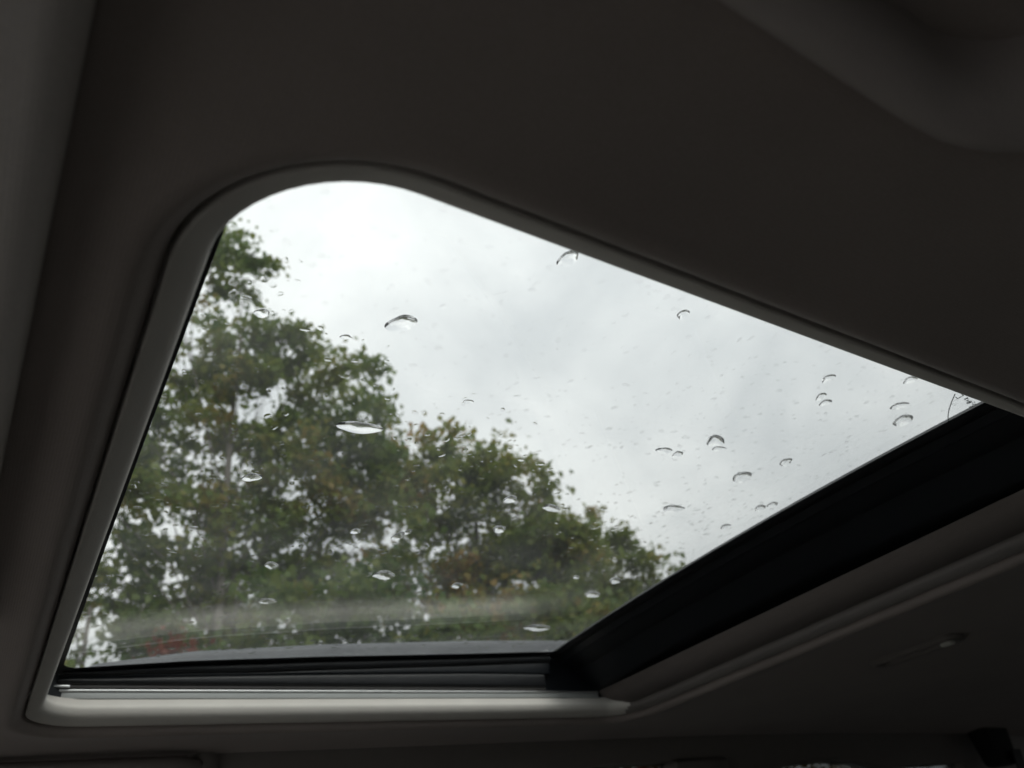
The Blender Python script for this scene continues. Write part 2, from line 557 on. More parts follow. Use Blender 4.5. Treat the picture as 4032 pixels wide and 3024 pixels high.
me = bpy.data.meshes.new('tmp'); me.from_pydata(v, [], f); bm.from_mesh(me)
o = bm_obj('glass_panel', bm, 'glass', sharp=40)
tag(under(o, sunroof), 'tinted sunroof glass wet with rain')

# black ceramic border baked on the underside of the glass
def flat_ring(outl, inn, dz):
    r1 = [W(x, y, gz(x, y) + dz) for x, y in outl]
    mid = [((a[0] + b[0]) / 2, (a[1] + b[1]) / 2) for a, b in zip(outl, inn)]
    r2 = [W(x, y, gz(x, y) + dz) for x, y in mid]
    r3 = [W(x, y, gz(x, y) + dz) for x, y in inn]
    return loft([r1, r2, r3])
v, f = flat_ring(rrect(GX0, GX1 + 0.004, GY0, GY1, (0.05,) * 4), [(x + 0.0035 * (y - 0.2) * max(0, 1 - (x - 0.046) * 20), y) for x, y in rrect(0.0464, 0.806, 0.205, 1.081, (0.02, 0.008, 0.008, 0.018))], -0.0015)
tag(under(mesh_obj('ceramic_border', v, f, 'frit'), sunroof), 'black printed border on the glass edge')

# inner frame wall, closing the gap between headliner and roof
fw = []
for r, top in ((0.0205, 0), (0.0205, 1)):
    p = rrect(HX0 - r, HX1 + r, HY0 - r, HY1 + r, [q + r for q in HR])
    fw.append([W(x, y, (gz(x, y) - 0.004) if top else LIP + 0.0240) for x, y in p])
v, f = loft(fw)
tag(under(mesh_obj('frame_wall', v, f, 'gloss_black'), sunroof), 'black inner wall of the sunroof frame')

# the far side, from the top down: glass seal, black guide rail, lower seal, aluminium track
def swept(name, prof_at, x0, x1, n, mat, lab=None):
    """profile of (y, z) swept along x"""
    rings = []
    for i in range(n + 1):
        x = x0 + (x1 - x0) * i / n
        rings.append([W(x, y, z) for y, z in prof_at(x)])
    v, f = loft(rings, True, False, True)
    bm = bmesh.new()
    me = bpy.data.meshes.new('tmp'); me.from_pydata(v, [], f); bm.from_mesh(me)
    o = bm_obj(name, bm, mat, sharp=50)
    under(o, sunroof)
    if lab: tag(o, lab)
    return o

def rounded(y0, y1, z0, z1, r):
    r = min(r, (y1 - y0) / 2.05, (z1 - z0) / 2.05)
    pts = []
    for cx, cz, a0 in ((y0 + r, z0 + r, 180), (y1 - r, z0 + r, 270), (y1 - r, z1 - r, 0), (y0 + r, z1 - r, 90)):
        for i in range(5):
            a = rad(a0 + 22.5 * i)
            pts.append((cx + r * math.cos(a), cz + r * math.sin(a)))
    return pts

def edge_z(x): return gz(x, 1.094)
def wedge(x): return 0.316 + 0.0135 * min(1, max(0, (x - 0.10) / 0.55)) ** 0.8
swept('glass_seal', lambda x: rounded(1.090, 1.1045, max(wedge(x) - 0.001, edge_z(x) - 0.016), edge_z(x) - 0.002, 0.006), 0.052, 0.80, 30, 'black', 'black rubber seal along the glass edge')
swept('guide_rail', lambda x: rounded(1.0945, 1.1045, wedge(x) - 0.004, max(wedge(x), edge_z(x) - 0.015), 0.003), 0.046, 0.80, 30, 'gloss_black', 'black guide rail below the glass seal')
swept('lower_seal', lambda x: rounded(1.0925, 1.1045, 0.3030, wedge(x) - 0.0035, 0.005), 0.048, 0.785, 30, 'black', 'lower black rubber seal')
swept('track_cover', lambda x: rounded(1.0955, 1.1045, 0.2985, 0.3033, 0.0015), 0.048, 0.785, 4, 'dark_plastic', 'thin dark cover strip over the track')
swept('aluminium_track', lambda x: rounded(1.0965, 1.1047, 0.2955, 0.2985, 0.0012), 0.040, 0.90, 4, 'alu', 'bright aluminium track edge')
swept('track_channel', lambda x: rounded(1.0985, 1.1049, 0.2870, 0.2955, 0.0012), 0.040, 0.90, 4, 'alu_dull', 'dull grey aluminium track channel')
# small catch at the front end of the track
under(box('track_stop', 0.043, 0.062, 1.092, 1.100, 0.2995, 0.3020, 'alu', None, 0.0006), sunroof)

# rear cross member behind the glass
def cross(name, prof, y0, y1, n, mat, lab, follow=True):
    rings = []
    for i in range(n + 1):
        y = y0 + (y1 - y0) * i / n
        c = (gz(0.8, y) - gz(0.8, 1.08)) if follow else 0
        rings.append([W(x, y, z + c) for x, z in prof])
    v, f = loft(rings, True, False, True)
    bm = bmesh.new()
    me = bpy.data.meshes.new('tmp'); me.from_pydata(v, [], f); bm.from_mesh(me)
    o = bm_obj(name, bm, mat, sharp=45)
    tag(under(o, sunroof), lab)
    return o
cross('rear_seal', [(0.808, 0.3605), (0.812, 0.3575), (0.822, 0.3555), (0.828, 0.3580), (0.832, 0.366), (0.812, 0.3665)], 0.17, 1.103, 24, 'black', 'black rubber lip on the rear edge of the glass')
cross('cross_member', [(0.826, 0.3570), (0.834, 0.3490), (0.838, 0.3500), (0.862, 0.3330), (0.866, 0.3335), (0.898, 0.3060), (0.906, 0.3020), (0.985, 0.306), (0.985, 0.366), (0.83, 0.366)], 0.17, 1.1035, 24, 'gloss_black', 'broad black cross member behind the glass')
cross('sunshade_edge', [(0.908, 0.3000), (0.913, 0.2880), (0.923, 0.2775), (0.936, 0.2700), (0.9432, 0.2690), (0.9432, 0.3000)], 0.20, 1.104, 24, 'shade', 'brown cloth front edge of the retracted sunshade', follow=False)

# thin line and small print etched in the corner of the glass
def on_glass(x, y, dz=-0.0008): return Vector(W(x, y, gz(x, y) + dz))
pth = [on_glass(0.7507 + 0.0695 * k, 0.2618 + 0.0461 * k + 0.004 * math.sin(k * math.pi)) for k in [i / 10 for i in range(11)]]
v, f = tube(pth, 0.0004, 6)
tag(under(mesh_obj('etched_line', v, f, 'mark'), sunroof), 'thin dark line on the glass near the rear corner')
rng = random.Random(5)
def mark_strokes(strokes):
    vs, fs = [], []
    for a, b in strokes:
        p, q = on_glass(*a), on_glass(*b)
        vv, ff = tube([p, (p + q) / 2, q], 0.00035, 5)
        base = len(vs)
        vs += vv; fs += [tuple(i + base for i in t) for t in ff]
    return vs, fs
E_U = Vector((0.95, 0.30)); E_V = Vector((-0.25, 0.95))
def glyph(cx, cy, s, segs):
    return [((cx + E_U.x * a[0] * s + E_V.x * a[1] * s, cy + E_U.y * a[0] * s + E_V.y * a[1] * s),
             (cx + E_U.x * b[0] * s + E_V.x * b[1] * s, cy + E_U.y * b[0] * s + E_V.y * b[1] * s)) for a, b in segs]
ringseg = [((math.cos(rad(i * 45)) * .5, math.sin(rad(i * 45)) * .5), (math.cos(rad(i * 45 + 45)) * .5, math.sin(rad(i * 45 + 45)) * .5)) for i in range(8)]
shapes = [
    (0.7620, 0.2630, 0.0070, [((-.5, .5), (.5, .4)), ((.5, .4), (.2, -.5)), ((.2, -.5), (-.6, -.4))]),
    (0.7755, 0.2632, 0.0035, [((-.5, .5), (.5, -.5)), ((-.5, -.5), (.4, .5))]),
    (0.7815, 0.2650, 0.0030, [((-.5, 0), (.5, 0)), ((0, .5), (0, -.5))]),
    (0.7880, 0.2668, 0.0050, ringseg + [((-.2, .2), (.2, -.2))]),
    (0.7945, 0.2655, 0.0030, [((-.5, .3), (.5, .3)), ((-.5, -.3), (.5, -.3))]),
    (0.7985, 0.2672, 0.0030, [((-.5, .5), (.4, .5)), ((.4, .5), (.4, -.5))]),
    (0.8010, 0.2720, 0.0034, [((-.5, .4), (.5, .4)), ((-.5, 0), (.5, 0)), ((-.5, -.4), (.5, -.4))]),
]
for cx, cy, s, segs in shapes:
    v, f = mark_strokes(glyph(cx, cy, s, segs))
    under(mesh_obj('printed_mark', v, f, 'mark'), sunroof)

# sun visor folded against the front of the headliner
def pillow(x0, x1, y0, y1, r, zc, th, tilt=0.0, n=8):
    """rounded slab with a fat rolled edge"""
    rings = []
    for i in range(n + 1):
        a = math.pi * (i / n) - math.pi / 2
        ins = th / 2 * (1 - math.cos(a))
        p = rrect(x0 + ins, x1 - ins, y0 + ins, y1 - ins, (max(r - ins, 0.004),) * 4, 8, 8)
        rings.append([W(x, y, zc + th / 2 * math.sin(a) + tilt * (x - x1)) for x, y in p])
    v, f = loft(rings, True)
    m = len(rings[0])
    f.append(tuple(reversed(range(m))))
    f.append(tuple(range((len(rings) - 1) * m, len(rings) * m)))
    bm = bmesh.new()
    me = bpy.data.meshes.new('tmp'); me.from_pydata(v, [], f); bm.from_mesh(me)
    return bm
for (y0, y1, lab) in ((0.075, 0.72, 'padded cloth sun visor folded up beside the sunroof'), (0.80, 1.24, 'second cloth sun visor by the windscreen')):
    xr = -0.022 if y0 < 0.5 else -0.17
    vis = bm_obj('sun_visor', pillow(xr - 0.22, xr, y0, y1, 0.035, 0.243 if y0 < .5 else 0.250, 0.026 if y0 < .5 else 0.018, 0.06 if y0 < .5 else 0.16), 'visor', car, sharp=60)
    tag(vis, lab)
    if y0 < 0.5:
        for vv in vis.data.vertices: vv.co.x -= 0.028 * (vv.co.y - 0.15 * S)
    v, f = tube([W(xr - 0.185, y0 - 0.03 if y0 < .5 else y1 + 0.03, 0.235), W(xr - 0.185, (y0 + y1) / 2, 0.235)], 0.005, 8)
    mesh_obj('hinge_rod', v, f, 'dark_plastic', vis)

# grab handles: a fat loop under the roof edge, on two feet
def grab_handle(x0, x1, yo, yi, zc, bar, mat, lab):
    """loop whose outer run faces the cabin at y=yo and whose ends return to y=yi"""
    sgn = 1 if yo > yi else -1
    path = []
    r = 0.055
    n = 8
    lo, hi = x0 + r, x1 - r
    path.append((x0, yi))
    for i in range(n + 1):
        a = rad(90 * i / n)
        path.append((lo - r * math.cos(a), yo - sgn * r + sgn * r * math.sin(a)))
    for i in range(1, 7): path.append((lo + (hi - lo) * i / 7, yo))
    for i in range(n + 1):
        a = rad(90 * i / n)
        path.append((hi + r * math.sin(a), yo - sgn * r + sgn * r * math.cos(a)))
    path.append((x1, yi))
    pts = [Vector(W(x, y, zc)) for x, y in path]
    v, f = tube(pts, bar * S, 14, squash=(1.0, 0.75))
    o = mesh_obj('grab_handle', v, f, mat, car)
    tag(o, lab)
    for xx in (x0, x1):
        vv, ff = tube([W(xx, yi - sgn * 0.004, zc - 0.004), W(xx, yi, zc + 0.03)], 0.024 * S, 12)
        mesh_obj('handle_foot', vv, ff, mat, o)
    return o

# near handle housing above the camera: broad pad with a finger recess
def ring_pad(name, x0, x1, y0, y1, r, hx0, hx1, hy0, hy1, hr, z0, z1, mat, lab):
    outs = rrect(x0, x1, y0, y1, (r,) * 4, 12, 12)
    ins = rrect(hx0, hx1, hy0, hy1, (hr,) * 4, 12, 12)
    def mixp(k, z): return [W(a[0] + (b[0] - a[0]) * k, a[1] + (b[1] - a[1]) * k, z) for a, b in zip(outs, ins)]
    th = z1 - z0
    rows = [mixp(0.0, z1), mixp(0.0, z0 + th * .5), mixp(0.04, z0 + th * .28), mixp(0.12, z0 + th * .10), mixp(0.26, z0 + th * .02), mixp(0.45, z0), mixp(0.66, z0 + th * .02), mixp(0.82, z0 + th * .09), mixp(0.93, z0 + th * .24), mixp(1.0, z0 + th * .45), mixp(1.0, z1 - 0.004)]
    v, f = loft(rows)
    m = len(outs)
    f.append(tuple(range((len(rows) - 1) * m, len(rows) * m)))
    bm = bmesh.new()
    me = bpy.data.meshes.new('tmp'); me.from_pydata(v, [], f); bm.from_mesh(me)
    o = bm_obj(name, bm, mat, car, sharp=60)
    tag(o, lab)
    return o
ring_pad('grab_handle', -0.02, 0.385, -0.20, 0.0555, 0.12, 0.06, 0.30, -0.15, 0.026, 0.06, 0.226, 0.272, 'handle', 'broad moulded grab handle with a finger recess')

# pull handle in a shallow pocket behind the sunroof
pk = ring_pad('pull_handle', 1.195, 1.252, 0.600, 0.755, 0.02, 1.208, 1.238, 0.612, 0.742, 0.014, 0.2425, 0.2535, 'plastic', 'small dark pull handle pocket behind the sunroof')
bmp = pillow(1.214, 1.229, 0.612, 0.634, 0.006, 0.2420, 0.006)
tag(bm_obj('pull_tab', bmp, 'lens', pk, sharp=60), 'pale tip of the pull handle')

# sides: upper door frame, pillars, lower door, glass.  Drawn in (x, z) and leaned outwards.
def ys(side, z, off=0.0):
    d = 0.004 + (0.272 - z) * 0.36 + off
    return (EY1 + d) if side > 0 else (EY0 - d)

def side_prism(name, poly, side, mat, parent, off=0.0, th=0.05, bev=0.006, lab=None):
    bm = bmesh.new()
    a = [bm.verts.new(W(x, ys(side, z, off), z)) for x, z in poly]
    b = [bm.verts.new(W(x, ys(side, z, off + th), z)) for x, z in poly]
    bm.faces.new(a)
    bm.faces.new(list(reversed(b)))
    n = len(poly)
    for i in range(n):
        bm.faces.new((a[i], b[i], b[(i + 1) % n], a[(i + 1) % n]))
    bmesh.ops.recalc_face_normals(bm, faces=bm.faces)
    if bev: bevel_all(bm, bev * S, 3)
    o = bm_obj(name, bm, mat, parent, sharp=45)
    if lab: tag(o, lab)
    return o

def side_sheet(name, poly, side, mat, parent, off):
    bm = bmesh.new()
    a = [bm.verts.new(W(x, ys(side, z, off), z)) for x, z in poly]
    b = [bm.verts.new(W(x, ys(side, z, off + 0.005), z)) for x, z in poly]
    bm.faces.new(a); bm.faces.new(list(reversed(b)))
    n = len(poly)
    for i in range(n): bm.faces.new((a[i], b[i], b[(i + 1) % n], a[(i + 1) % n]))
    return bm_obj(name, bm, mat, parent, smooth=False)

BELT = -0.36
for side in (1, -1):
    far = side > 0
    where = 'passenger' if far else 'driver'
    # roof side rail trim between headliner and windows
    top = [(-0.46, 0.282), (-0.1, 0.292), (0.3, 0.30), (1.2, 0.30), (2.2, 0.285), (2.9, 0.26), (2.9, 0.160), (1.95, 0.165), (1.84, 0.182), (1.74, 0.190), (1.62, 0.188), (1.50, 0.178), (1.36, 0.178), (1.31, 0.206), (1.02, 0.207), (0.94, 0.196), (0.2, 0.192), (-0.30, 0.185), (-0.46, 0.15)]
    side_prism('side_rail_trim', top, side, 'plastic', car, 0.0, 0.055, 0.004, 'grey side rail trim above the doors')
    side_prism('windscreen_pillar', [(-0.34, 0.205), (-0.46, 0.24), (-1.44, BELT), (-1.28, BELT)], side, 'plastic', car, 0.002, 0.06, 0.008)
    side_prism('middle_pillar', [(1.20, 0.206), (1.36, 0.206), (1.44, BELT), (1.24, BELT)], side, 'plastic', car, -0.012, 0.07, 0.010)
    side_prism('rear_pillar', [(2.30, 0.180), (2.90, 0.160), (3.05, BELT), (2.48, BELT)], side, 'plastic', car, 0.0, 0.06, 0.010)
    fd = side_prism('door', [(-1.28, BELT - 0.002), (1.30, BELT - 0.002), (1.24, -1.05), (-1.05, -1.05)], side, 'door_card', car, 0.004, 0.06, 0.012)
    side_sheet('door_window', [(-0.30, 0.215), (1.22, 0.215), (1.27, BELT - 0.02), (-1.28, BELT - 0.02)], side, 'side_glass', fd, 0.028)
    rd = side_prism('door', [(1.31, BELT - 0.002), (2.50, BELT - 0.002), (2.30, -1.05), (1.25, -1.05)], side, 'dark_plastic', car, 0.004, 0.06, 0.012)
    side_sheet('door_window', [(1.34, 0.212), (2.34, 0.205), (2.52, BELT - 0.02), (1.40, BELT - 0.02)], side, 'rear_glass', rd, 0.028)
    side_prism('quarter_panel', [(2.48, BELT - 0.002), (3.30, BELT - 0.002), (3.30, -1.05), (2.31, -1.05)], side, 'dark_plastic', car, 0.004, 0.06, 0.012)

# far grab handle, seen edge on below the headliner
grab_handle(-0.12, 0.262, 1.222, 1.256, 0.2330, 0.012, 'plastic', 'slim grab handle under the far roof edge')

# windscreen, tailgate glass
def cross_sheet(name, pts, mat, lab):
    """pts (x, z) front profile swept across the car"""
    vs, fs = [], []
    n = 10
    for i in range(n + 1):
        k = i / n
        for x, z in pts:
            y0, y1 = ys(-1, z, 0.01), ys(1, z, 0.01)
            y = y0 + (y1 - y0) * k
            vs.append(W(x - 0.09 * math.sin(math.pi * k) * (0.5 if x < 0 else -0.3), y, z))
    m = len(pts)
    for i in range(n):
        for j in range(m - 1):
            a = i * m + j
            fs.append((a, a + 1, a + m + 1, a + m))
    o = mesh_obj(name, vs, fs, mat, car)
    return tag(o, lab)
cross_sheet('windscreen', [(-0.47, 0.245), (-0.80, 0.07), (-1.12, -0.15), (-1.42, -0.40)], 'screen_glass', 'sloping windscreen')
cross_sheet('tailgate_window', [(2.96, 0.215), (3.10, -0.05), (3.24, -0.37)], 'rear_glass', 'dark tailgate window')
box('tailgate', 3.22, 3.30, -0.45, 1.75, -1.06, -0.36, 'dark_plastic', car, 0.02)
box('cabin_floor', -1.6, 3.3, -0.52, 1.82, -1.12, -1.04, 'carpet', car, 0.01)
# unseen bonnet, added and painted white to bounce skylight onto the headliner
rings = []
for i in range(11):
    k = i / 10
    x = -1.46 - 1.35 * k
    rings.append([W(x - 0.12 * math.sin(math.pi * j / 12) * (1 - k * .4), -0.20 + 1.70 * j / 12, -0.425 - 0.16 * k ** 1.8 - 0.10 * abs(j / 6 - 1) ** 3) for j in range(13)])
v, f = loft(rings, False)
bon = mesh_obj('bonnet', v, f, 'paint', car)
bon.modifiers.new('thickness', 'SOLIDIFY').thickness = 0.01
tag(bon, 'painted bonnet ahead of the windscreen, added to bounce light inside')
# dashboard
dp = [(-1.46, -0.42), (-1.10, -0.40), (-0.86, -0.44), (-0.78, -0.52), (-0.80, -0.64), (-0.95, -0.78), (-1.02, -1.05), (-1.5, -1.05)]
rings = []
for i in range(13):
    y = -0.24 + 1.78 * i / 12
    hump = 0.05 * math.exp(-((y - 0.25) / 0.2) ** 2)
    rings.append([W(x, y, z + (hump if j in (1, 2, 3) else 0)) for j, (x, z) in enumerate(dp)])
v, f = loft(rings, True, False, True)
bm = bmesh.new(); me = bpy.data.meshes.new('tmp'); me.from_pydata(v, [], f); bm.from_mesh(me)
tag(bm_obj('dashboard', bm, 'dash', car, sharp=60), 'pale grey dashboard')

# seats
def seat(yc, x0, wid, lab):
    cu = bm_obj('seat', pillow(x0, x0 + 0.62, yc - wid, yc + wid, 0.09, -0.76, 0.20), 'seat', car, sharp=60)
    tag(cu, lab)
    bmq = pillow(0, 0.17, yc - wid, yc + wid, 0.07, 0, 0.0)
    bmq.free()
    rings = []
    for (h, dx, w) in [(-0.78, 0.0, .92), (-0.72, -0.01, 1.0), (-0.55, 0.02, 1.0), (-0.35, 0.06, .98), (-0.26, 0.10, .9), (-0.21, 0.115, .82)]:
        p = rrect(x0 + 0.50 + dx, x0 + 0.66 + dx, yc - wid * w, yc + wid * w, (0.06,) * 4, 6, 4)
        rings.append([W(x, y, h) for x, y in p])
    v, f = loft(rings, True, False, True)
    mesh_obj('backrest', v, f, 'seat', cu)
    if wid < 0.4:
        rings = []
        for (h, s) in [(-0.24, .7), (-0.20, 1.0), (-0.13, 1.0), (-0.07, .95), (-0.05, .75)]:
            p = rrect(x0 + 0.66 - .05 * s, x0 + 0.66 + .07 * s, yc - 0.15 * s, yc + 0.15 * s, (0.04,) * 4, 6, 4)
            rings.append([W(x, y, h) for x, y in p])
        v, f = loft(rings, True, False, True)
        mesh_obj('headrest', v, f, 'seat', cu)
seat(0.20, -0.22, 0.30, 'taupe driver seat')
seat(1.10, -0.22, 0.30, 'taupe passenger seat')
seat(0.65, 1.45, 0.78, 'taupe rear bench')

# seat belt hanging from the rear pillar
belt = empty('seat_belt', W(2.52, 1.24, 0.24), car)
tag(belt, 'black seat belt hanging from the rear pillar')
bmq = bmesh.new()
bmesh.ops.create_cube(bmq, size=1)
for vv in bmq.verts:
    taper = 1.0 if vv.co.z > 0 else 0.62
    vv.co = Vector(W(2.37 + vv.co.x * 0.15 * taper, 1.215 + vv.co.y * 0.055, 0.195 + vv.co.z * 0.12))
bevel_all(bmq, 0.012, 3)
under(bm_obj('belt_anchor', bmq, 'belt'), belt)
rings = []
for k in range(14):
    t = k / 13
    x, y, z = 2.40 + 0.16 * t - 0.05 * math.sin(t * 3), 1.180 + 0.10 * t, 0.17 - 0.60 * t
    rings.append([W(x - 0.032, y - 0.01, z), W(x + 0.032, y, z), W(x + 0.032, y + 0.004, z), W(x - 0.032, y - 0.006, z)])
v, f = loft(rings, True, False, True)
under(mesh_obj('webbing', v, f, 'belt', sharp=40), belt)

# roof rail outside, above the far edge of the glass
def roof_rail(yc, lab):
    xs = [0.02, 0.10, 0.24, 0.454, 0.737, 0.986, 1.3, 1.7, 2.1, 2.35, 2.45]
    zt = [0.345, 0.384, 0.4066, 0.4246, 0.441, 0.4506, 0.455, 0.452, 0.438, 0.41, 0.37]
    rings = []
    for x, z in zip(xs, zt):
        w = 0.026 if 0.2 < x < 2.2 else 0.020
        d = 0.036 if 0.2 < x < 2.2 else 0.028
        rings.append([W(x, y, zz) for y, zz in rounded(yc - w / 2, yc + w / 2, z - d, z, 0.011)])
    v, f = loft(rings, True, False, True)
    o = mesh_obj('roof_rail', v, f, 'rail', car)
    tag(o, lab)
    for x0, x1 in ((0.0, 0.16), (1.02, 1.16), (2.30, 2.46)):
        bq = bmesh.new()
        bmesh.ops.create_cube(bq, size=1)
        for vv in bq.verts:
            z0 = gz((x0 + x1) / 2, yc) - 0.02
            z1 = float(np.interp((x0 + x1) / 2, xs, zt)) - 0.02
            vv.co = Vector(W((x0 + x1) / 2 + vv.co.x * (x1 - x0) * (0.8 if vv.co.z > 0 else 1), yc + vv.co.y * 0.03, (z0 + z1) / 2 + vv.co.z * (z1 - z0)))
        bevel_all(bq, 0.004, 2)
        bm_obj('rail_foot', bq, 'rail', o)
roof_rail(1.28, 'wet grey roof rail seen through the far edge of the glass')
roof_rail(0.02, 'roof rail on the near side of the roof')

# ------------------------------------------------------------------ raindrops on the glass
TOPG = 0.0053
DROPS = [
(0.0877,0.3710,0.0051,0.0044,2.75,'small ragged raindrop with a torn tail, just above the left tree crown'),
(0.1792,0.3542,0.0112,0.0093,2.55,'large oval raindrop with a dark rim, alone against the sky'),
(0.1482,0.3801,0.0044,0.0027,2.90,'tiny flat raindrop at the tip of the tall left tree crown'),
(0.2771,0.4334,0.0049,0.0029,2.99,'tiny flat raindrop alone in the sky above the middle tree'),
(0.2057,0.4971,0.0196,0.0090,3.07,'longest raindrop against the sky, stretched at the edge of the tall tree'),
(0.2537,0.2535,0.0088,0.0065,1.90,'raindrop cut off by the upper trim, highest on the glass'),
(0.3778,0.2716,0.0060,0.0050,0.93,'small leaf-shaped raindrop near the middle of the upper trim'),
(0.5894,0.2946,0.0074,0.0061,0.96,'slanting raindrop, upper one above a close pair on the right'),
(0.6118,0.3210,0.0077,0.0051,0.86,'upper raindrop of the close pair in the right sky'),
(0.6280,0.3277,0.0070,0.0058,2.88,'lower raindrop of the close pair in the right sky'),
(0.6822,0.2667,0.0081,0.0064,-2.79,'raindrop touching the trim near the glass print'),
(0.7237,0.3055,0.0097,0.0076,2.82,'wavy thin raindrop left of the etched line'),
(0.7621,0.3255,0.0150,0.0103,-2.80,'fat domed raindrop closest to the etched line'),
(0.5685,0.4243,0.0150,0.0091,-2.75,'large blocky raindrop with a smaller one hanging below it'),
(0.5862,0.4369,0.0085,0.0051,3.02,'small raindrop hanging below the large blocky one'),
(0.5251,0.4571,0.0101,0.0055,-3.13,'left drop of two joined raindrops in the middle of the sky'),
(0.5468,0.4597,0.0074,0.0056,-2.71,'right drop of two joined raindrops in the middle of the sky'),
(0.6738,0.4844,0.0160,0.0115,-2.47,'big domed raindrop near the middle of the black rear frame'),
(0.7009,0.4403,0.0108,0.0073,0.86,'slanted raindrop between the big domed one and the rear frame'),
(0.6462,0.5755,0.0159,0.0093,-3.06,'flat wide raindrop in the sky above the far right treetops'),
(0.7783,0.5492,0.0094,0.0079,1.04,'left drop of a faint joined pair beside the rear frame'),
(0.7894,0.5373,0.0088,0.0069,-3.08,'right drop of a faint joined pair beside the rear frame'),
(0.7731,0.6079,0.0096,0.0067,-2.52,'lowest faint raindrop in the sky beside the rear frame'),
(0.1440,0.5988,0.0085,0.0072,2.84,'leftmost raindrop in front of the tall tree, oval with a bright base'),
(0.4195,0.5961,0.0091,0.0071,0.90,'raindrop at the top of the middle tree, left of a wider one'),
(0.4482,0.6683,0.0104,0.0076,0.93,'raindrop in the middle tree, below two near its top'),
(0.4811,0.6053,0.0151,0.0065,-2.83,'wide sloping raindrop at the right shoulder of the middle tree'),
(0.2815,0.6981,0.0062,0.0057,-2.53,'small bright raindrop left of a slanting pair in the leaves'),
(0.3341,0.7036,0.0119,0.0066,1.64,'lower drop of the slanting pair in the leaves'),
(0.3411,0.6916,0.0068,0.0039,1.47,'upper small drop of the slanting pair in the leaves'),
(0.2194,0.7940,0.0094,0.0067,1.03,'dim raindrop to the right of the pale tree trunk'),
(0.3644,0.8125,0.0152,0.0113,-2.97,'wide bright raindrop low in the leaves, above the pale gap'),
(0.4806,0.8367,0.0087,0.0074,0.97,'small raindrop low in the dark leaves, right of the wide one'),
(0.2460,0.8980,0.0125,0.0065,-3.05,'thin bright raindrop just above the hazy reflection line'),
(0.7258,0.8531,0.0170,0.0100,-2.68,'bell-shaped raindrop low on the right near the frame corner'),
(0.7300,0.7996,0.0150,0.0084,-2.46,'ragged raindrop at the lower right, beside the rear frame'),
(0.6514,0.7930,0.0081,0.0045,-2.65,'tiny raindrop left of the ragged one at lower right'),
(0.7126,0.9907,0.0300,0.0108,-2.94,'longest bright raindrop, at the bottom by the frame corner'),
]
def drop_points(rx, ry, rot, seed, hmax):
    """rings of (dx, dy, dz) in metres: flattened dome on an irregular outline"""
    r = random.Random(seed)
    ph = [r.uniform(0, 6.28) for _ in range(5)]
    am = [0.0, 0.10 * r.uniform(.4, 1), 0.09 * r.uniform(.3, 1), 0.05 * r.uniform(.3, 1), 0.035 * r.uniform(.3, 1)]
    n = 40
    outline = []
    for i in range(n):
        t = 2 * math.pi * i / n
        k = 1 + sum(am[j] * math.cos((j + 1) * t + ph[j]) for j in range(5))
        x, y = rx * k * math.cos(t), ry * k * math.sin(t)
        outline.append((x * math.cos(rot) - y * math.sin(rot), x * math.sin(rot) + y * math.cos(rot)))
    prof = [(k, 1 - k ** 2.6) for k in (1.0, 0.97, 0.93, 0.88, 0.80, 0.70, 0.58, 0.42, 0.22)]
    return outline, prof, hmax
for i, (x, y, rx, ry, rot, lab) in enumerate(DROPS):
    big = min(rx, ry) * S
    hmax = min(0.0042, 0.0002 + big * 0.46)
    outline, prof, h = drop_points(rx * S, ry * S, rot, 100 + i, hmax)
    c = Vector(W(x, y, gz(x, y) + TOPG))
    # local slope of the glass
    e = 0.01
    sx = (gz(x + e, y) - gz(x - e, y)) / (2 * e)
    sy = (gz(x, y + e) - gz(x, y - e)) / (2 * e)
    rings = [[(px * k, py * k, sx * px * k + sy * py * k + 0.0001 + h * z) for px, py in outline] for k, z in prof]
    v, f = loft(rings)
    n = len(outline)
    f.append(tuple(reversed(range(n))))
    f.append(tuple(range((len(rings) - 1) * n, len(rings) * n)))
    bm = bmesh.new(); me = bpy.data.meshes.new('tmp'); me.from_pydata(v, [], f); bm.from_mesh(me)
    o = bm_obj('raindrop', bm, 'water', sharp=70)
    o.location = c
    tag(o, lab, 'raindrop', 'raindrops on the sunroof glass')

# mist of tiny low drops that nobody would count
rng = random.Random(11)
vs, fs = [], []
for i in range(2400):
    x, y = rng.uniform(0.05, 0.805), rng.uniform(0.2, 1.08)
    q = rng.random()
    r = (0.0009 + 0.0018 * q * q) * (0.75 + 0.6 * y)
    h = r * rng.uniform(0.008, 0.034) * (1 if rng.random() < 0.94 else 2.2)
    el = rng.uniform(0.7, 1.35)
    rot = rng.uniform(0, 3.14)
    c = W(x, y, gz(x, y) + TOPG)
    b = len(vs)
    n = 10
    ph = rng.uniform(0, 6.28)
    for k, z in ((1.0, 0.05), (0.8, 0.5), (0.45, 0.88)):
        for j in range(n):
            t = 2 * math.pi * j / n
            w = 1 + 0.15 * math.cos(2 * t + ph) + 0.1 * math.cos(3 * t)
            dx, dy = r * k * w * el * math.cos(t), r * k * w / el * math.sin(t)
            vs.append((c[0] + dx * math.cos(rot) - dy * math.sin(rot), c[1] + dx * math.sin(rot) + dy * math.cos(rot), c[2] + 0.0001 + h * z))
    fs.append(tuple(b + j for j in reversed(range(n))))
    for k in range(2):
        for j in range(n):
            fs.append((b + k * n + j, b + k * n + (j + 1) % n, b + (k + 1) * n + (j + 1) % n, b + (k + 1) * n + j))
    fs.append(tuple(b + 2 * n + j for j in range(n)))
o = mesh_obj('fine_rain', vs, fs, 'water', sharp=60)
tag(o, 'faint mist of tiny rain specks all over the glass', 'rain', kind='stuff')

